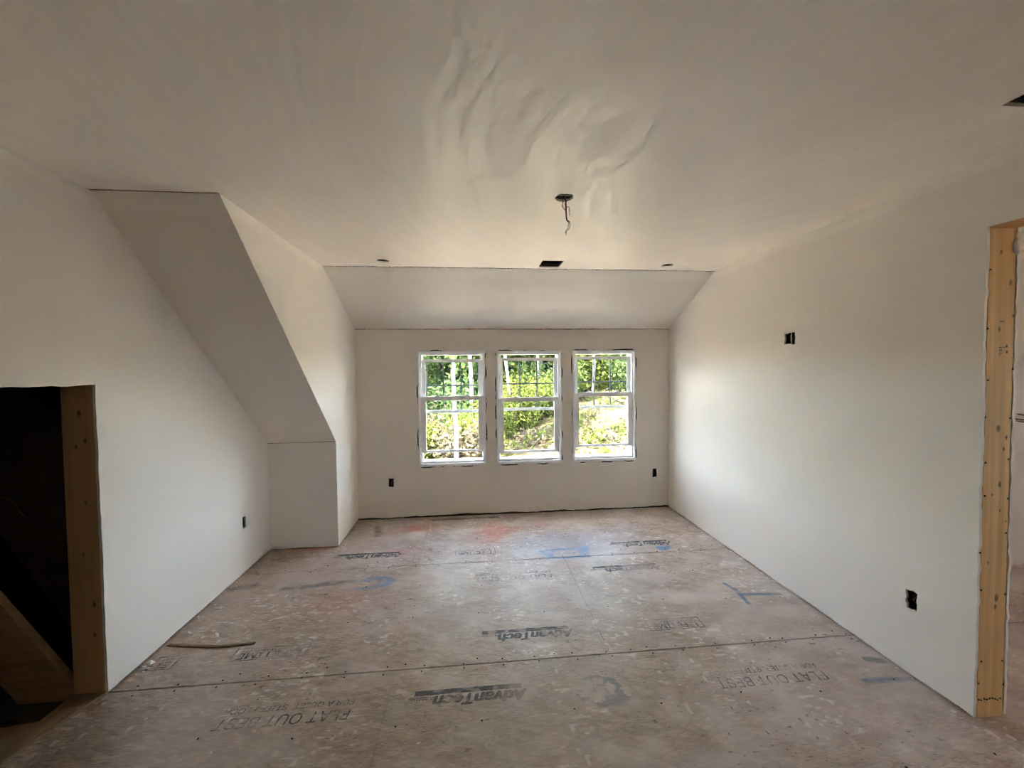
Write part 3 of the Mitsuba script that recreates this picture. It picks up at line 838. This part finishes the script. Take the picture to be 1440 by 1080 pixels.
def leaves(centres, n, spread, size, rr):
    c = np.asarray(centres)[rr.integers(0, len(centres), n)] + rr.normal(0, 1, (n, 3)) * spread
    u = rr.normal(0, 1, (n, 3)); u /= np.linalg.norm(u, axis=1, keepdims=True)
    v = np.cross(u, rr.normal(0, 1, (n, 3))); v /= np.linalg.norm(v, axis=1, keepdims=True)
    s = size * rr.uniform(.6, 1.3, (n, 1))
    P = np.stack([c - u * s, c + v * s * .55, c + u * s, c - v * s * .55], 1).reshape(-1, 3)
    i = np.arange(n)[:, None] * 4
    return P, np.vstack([i + [0, 1, 2], i + [0, 2, 3]])


def tree(name, x, y, h, r, crown, leafm, label, seed, lean=(0, 0), bark='m_bark', n=2600, spread=.42, size=.16, group=None, cat_='tree', low=.25):
    rr = np.random.default_rng(seed)
    z = float(terrain(x, y)) - .15
    base = np.array([x, y, z]); top = base + np.array([lean[0] * h, lean[1] * h, h])
    pts = [base + (top - base) * t + np.array([rr.normal(0, .05), rr.normal(0, .05), 0]) * (t > 0) for t in np.linspace(0, 1, 7)]
    tr = [tube(curve(pts, 3), np.linspace(r, r * .35, 19), 8)]
    cs = []
    for k in range(16):
        t = rr.uniform(low, 1.0)
        a = rr.uniform(0, 2 * np.pi)
        L = crown * rr.uniform(.35, 1.0) * (1.15 - .6 * t)
        p0 = base + (top - base) * t
        e = p0 + np.array([math.cos(a) * L, math.sin(a) * L, L * rr.uniform(.1, .6)])
        tr.append(tube(curve([p0, (p0 + e) / 2 + rr.normal(0, .08, 3), e], 3), np.linspace(r * .3, r * .08, 7), 5))
        cs += [e, (p0 + 2 * e) / 3, (2 * p0 + e) / 3, e + rr.normal(0, .4, 3)]
    k = thing(name, label, cat_, group)
    add(f'{k}__foliage', leaves(cs, n, spread * np.array([1, 1, .8]), size, rr), leafm)
    add(f'{k}__trunk', cat(*tr), bark, smooth=50, label='pale slender trunk' if bark == 'm_bark_pale' else None)
    return k


def at(px, dist):
    """The x of what the photograph shows at column px, at this distance ahead."""
    d_ = CAM @ np.array([(px - 720) / F, 1, 0]); return float(d_[0] / d_[1] * dist)


tree('birch_tree', at(640, 14.0), 14.0, 11, .085, 1.7, 'm_leaf_mid', 'pale slender tree in front of the woods, in the leftmost window', 101, lean=(-.012, 0), bark='m_bark_pale', n=1500, low=.45)
tree('birch_tree', at(662, 21.0), 21.0, 13, .12, 2.2, 'm_leaf_mid', 'pale tree behind the bushes, right side of the leftmost window', 102, lean=(.0, 0), bark='m_bark_pale', n=2200, low=.4)
tree('birch_tree', at(723, 18.5), 18.5, 12, .085, 1.8, 'm_leaf_dark', 'leaning pale tree in the left part of the middle window', 103, lean=(-.13, 0), bark='m_bark_pale', n=1800, low=.45)
tree('birch_tree', at(757, 22.0), 22.0, 13, .10, 2.0, 'm_leaf_mid', 'straight pale tree in the right part of the middle window', 104, bark='m_bark_pale', n=2200, low=.4)
tree('birch_tree', at(833, 21.5), 21.5, 12, .085, 2.0, 'm_leaf_lime', 'pale tree on the crest in the rightmost window', 105, bark='m_bark_pale', n=2000, low=.4)
tree('birch_tree', at(853, 27.0), 27.0, 13, .12, 2.2, 'm_leaf_dark', 'grey tree behind the crest, centre of the rightmost window', 106, bark='m_bark', n=2200, low=.3)
def spot(px):
    """Where in which window the photograph shows this column."""
    w_, (a_, b_) = min(((n_, ab) for n_, ab in (('leftmost', (590, 684)), ('middle', (700, 790)), ('rightmost', (806, 893)))), key=lambda t: abs(px - sum(t[1]) / 2))
    t_ = (px - a_) / (b_ - a_)
    part = ('left edge', 'left half', 'centre', 'right half', 'right edge')[int(np.clip(t_ * 5, 0, 4))]
    return f'{part} of the {w_} window'


rt = np.random.default_rng(77)
LEAF = {'m_leaf_mid': 'mid-green', 'm_leaf_dark': 'dark green', 'm_leaf_lime': 'yellow-green', 'm_leaf_straw': 'dry straw-coloured'}
FR = [(598, 'm_leaf_dark'), (617, 'm_leaf_mid'), (637, 'm_leaf_dark'), (655, 'm_leaf_lime'), (678, 'm_leaf_mid'), (708, 'm_leaf_mid'), (728, 'm_leaf_dark'), (746, 'm_leaf_mid'), (763, 'm_leaf_lime'), (784, 'm_leaf_dark'),
      (813, 'm_leaf_lime'), (832, 'm_leaf_mid'), (850, 'm_leaf_lime'), (868, 'm_leaf_dark'), (888, 'm_leaf_mid')]
for k, (px, lm) in enumerate(FR):
    dist = (25.0, 27.5)[k % 2] + rt.uniform(-1, 1)
    tree('forest_tree', at(px, dist), dist, rt.uniform(9, 14), .16, rt.uniform(2.0, 2.7), lm, f'{LEAF[lm]} leafy tree of the woods, {spot(px)}', 200 + k, n=4200, spread=.5, size=.17, low=.05)
for k in range(13):
    px = 566 + 28.5 * k + rt.uniform(-5, 5)
    dist = (32, 36)[k % 2] + rt.uniform(-1.5, 1.5)
    tree('forest_tree', at(px, dist), dist, rt.uniform(12, 16), .18, rt.uniform(3.0, 3.8), ('m_leaf_dark', 'm_leaf_mid')[k % 2], 'tree deep in the woods behind the front row of trees', 240 + k, n=3600, spread=.7, size=.24,
         group='trees deep in the woods', low=.05)
SH = [(596, 16.5, 1.5, 'm_leaf_lime'), (612, 18.5, 2.0, 'm_leaf_straw'), (630, 16.0, 1.2, 'm_leaf_straw'), (652, 17.0, 1.7, 'm_leaf_lime'), (668, 15.5, 1.3, 'm_leaf_straw'), (684, 18.0, 2.0, 'm_leaf_lime'), (640, 19.0, 2.2, 'm_leaf_mid'),
      (708, 17.5, 1.8, 'm_leaf_lime'), (724, 19.5, 2.3, 'm_leaf_lime'), (740, 18.2, 1.9, 'm_leaf_lime'), (757, 20.0, 2.4, 'm_leaf_mid'), (773, 19.2, 2.0, 'm_leaf_lime'), (789, 21.0, 2.0, 'm_leaf_mid'),
      (812, 22.5, 1.8, 'm_leaf_mid'), (840, 23.0, 1.6, 'm_leaf_lime'), (868, 22.5, 1.7, 'm_leaf_mid'), (890, 23.0, 1.8, 'm_leaf_lime')]
for k, (px, dist, hh, lm) in enumerate(SH):
    rr = np.random.default_rng(300 + k)
    x, y = at(px, dist), dist; z = float(terrain(x, y))
    stems, cs = [], []
    for q in range(11):
        a = rr.uniform(0, 2 * np.pi); L = hh * rr.uniform(.5, 1.0); o = rr.uniform(.1, .75) * hh * .7
        e = np.array([x + math.cos(a) * o, y + math.sin(a) * o, z + L])
        stems.append(tube(curve([(x + rr.normal(0, .1), y + rr.normal(0, .1), z - .1), (np.array([x, y, z]) + e) / 2 + rr.normal(0, .08, 3), e], 3), np.linspace(.025, .008, 7), 4))
        cs += [e, (np.array([x, y, z]) + 2 * e) / 3, (np.array([x, y, z]) * 2 + e) / 3]
    straw = lm == 'm_leaf_straw'
    kk = thing('shrub', f'{LEAF[lm]} {"scrub" if straw else "shrub"} at the foot of the woods, {spot(px)}', 'shrub', 'shrubs at the foot of the woods')
    add(f'{kk}__foliage', leaves(cs, 700 if straw else 1500, .22, .10, rr), lm)
    add(f'{kk}__stem', cat(*stems), 'm_leaf_straw' if straw else 'm_bark', label='bare thin stems')
# weeds on the hillside
rr = np.random.default_rng(9)
n = 9000
wx, wy = rr.uniform(-8, 14, n), rr.uniform(6.5, 22, n)
keep = meshkit.fbm(np.stack([wx * .5, wy * .5, wx * 0], -1), 3, 12) > .43
wx, wy = wx[keep], wy[keep]
def weeds(sel, size, key_mat, label):
    cs = np.stack([wx[sel], wy[sel], terrain(wx[sel], wy[sel]) + size * .5], -1)
    P, Ff = leaves(cs, len(cs) * 4, .12, size, rr)
    add('weeds', (P, Ff), key_mat, kind='stuff', category='weeds', label=label)
sel = rr.uniform(0, 1, len(wx)) < .45
weeds(sel, .13, 'm_leaf_lime', 'green weeds dotted over the straw-coloured hillside')
weeds(~sel, .12, 'm_leaf_straw', 'dry grass tufts dotted over the straw-coloured hillside')
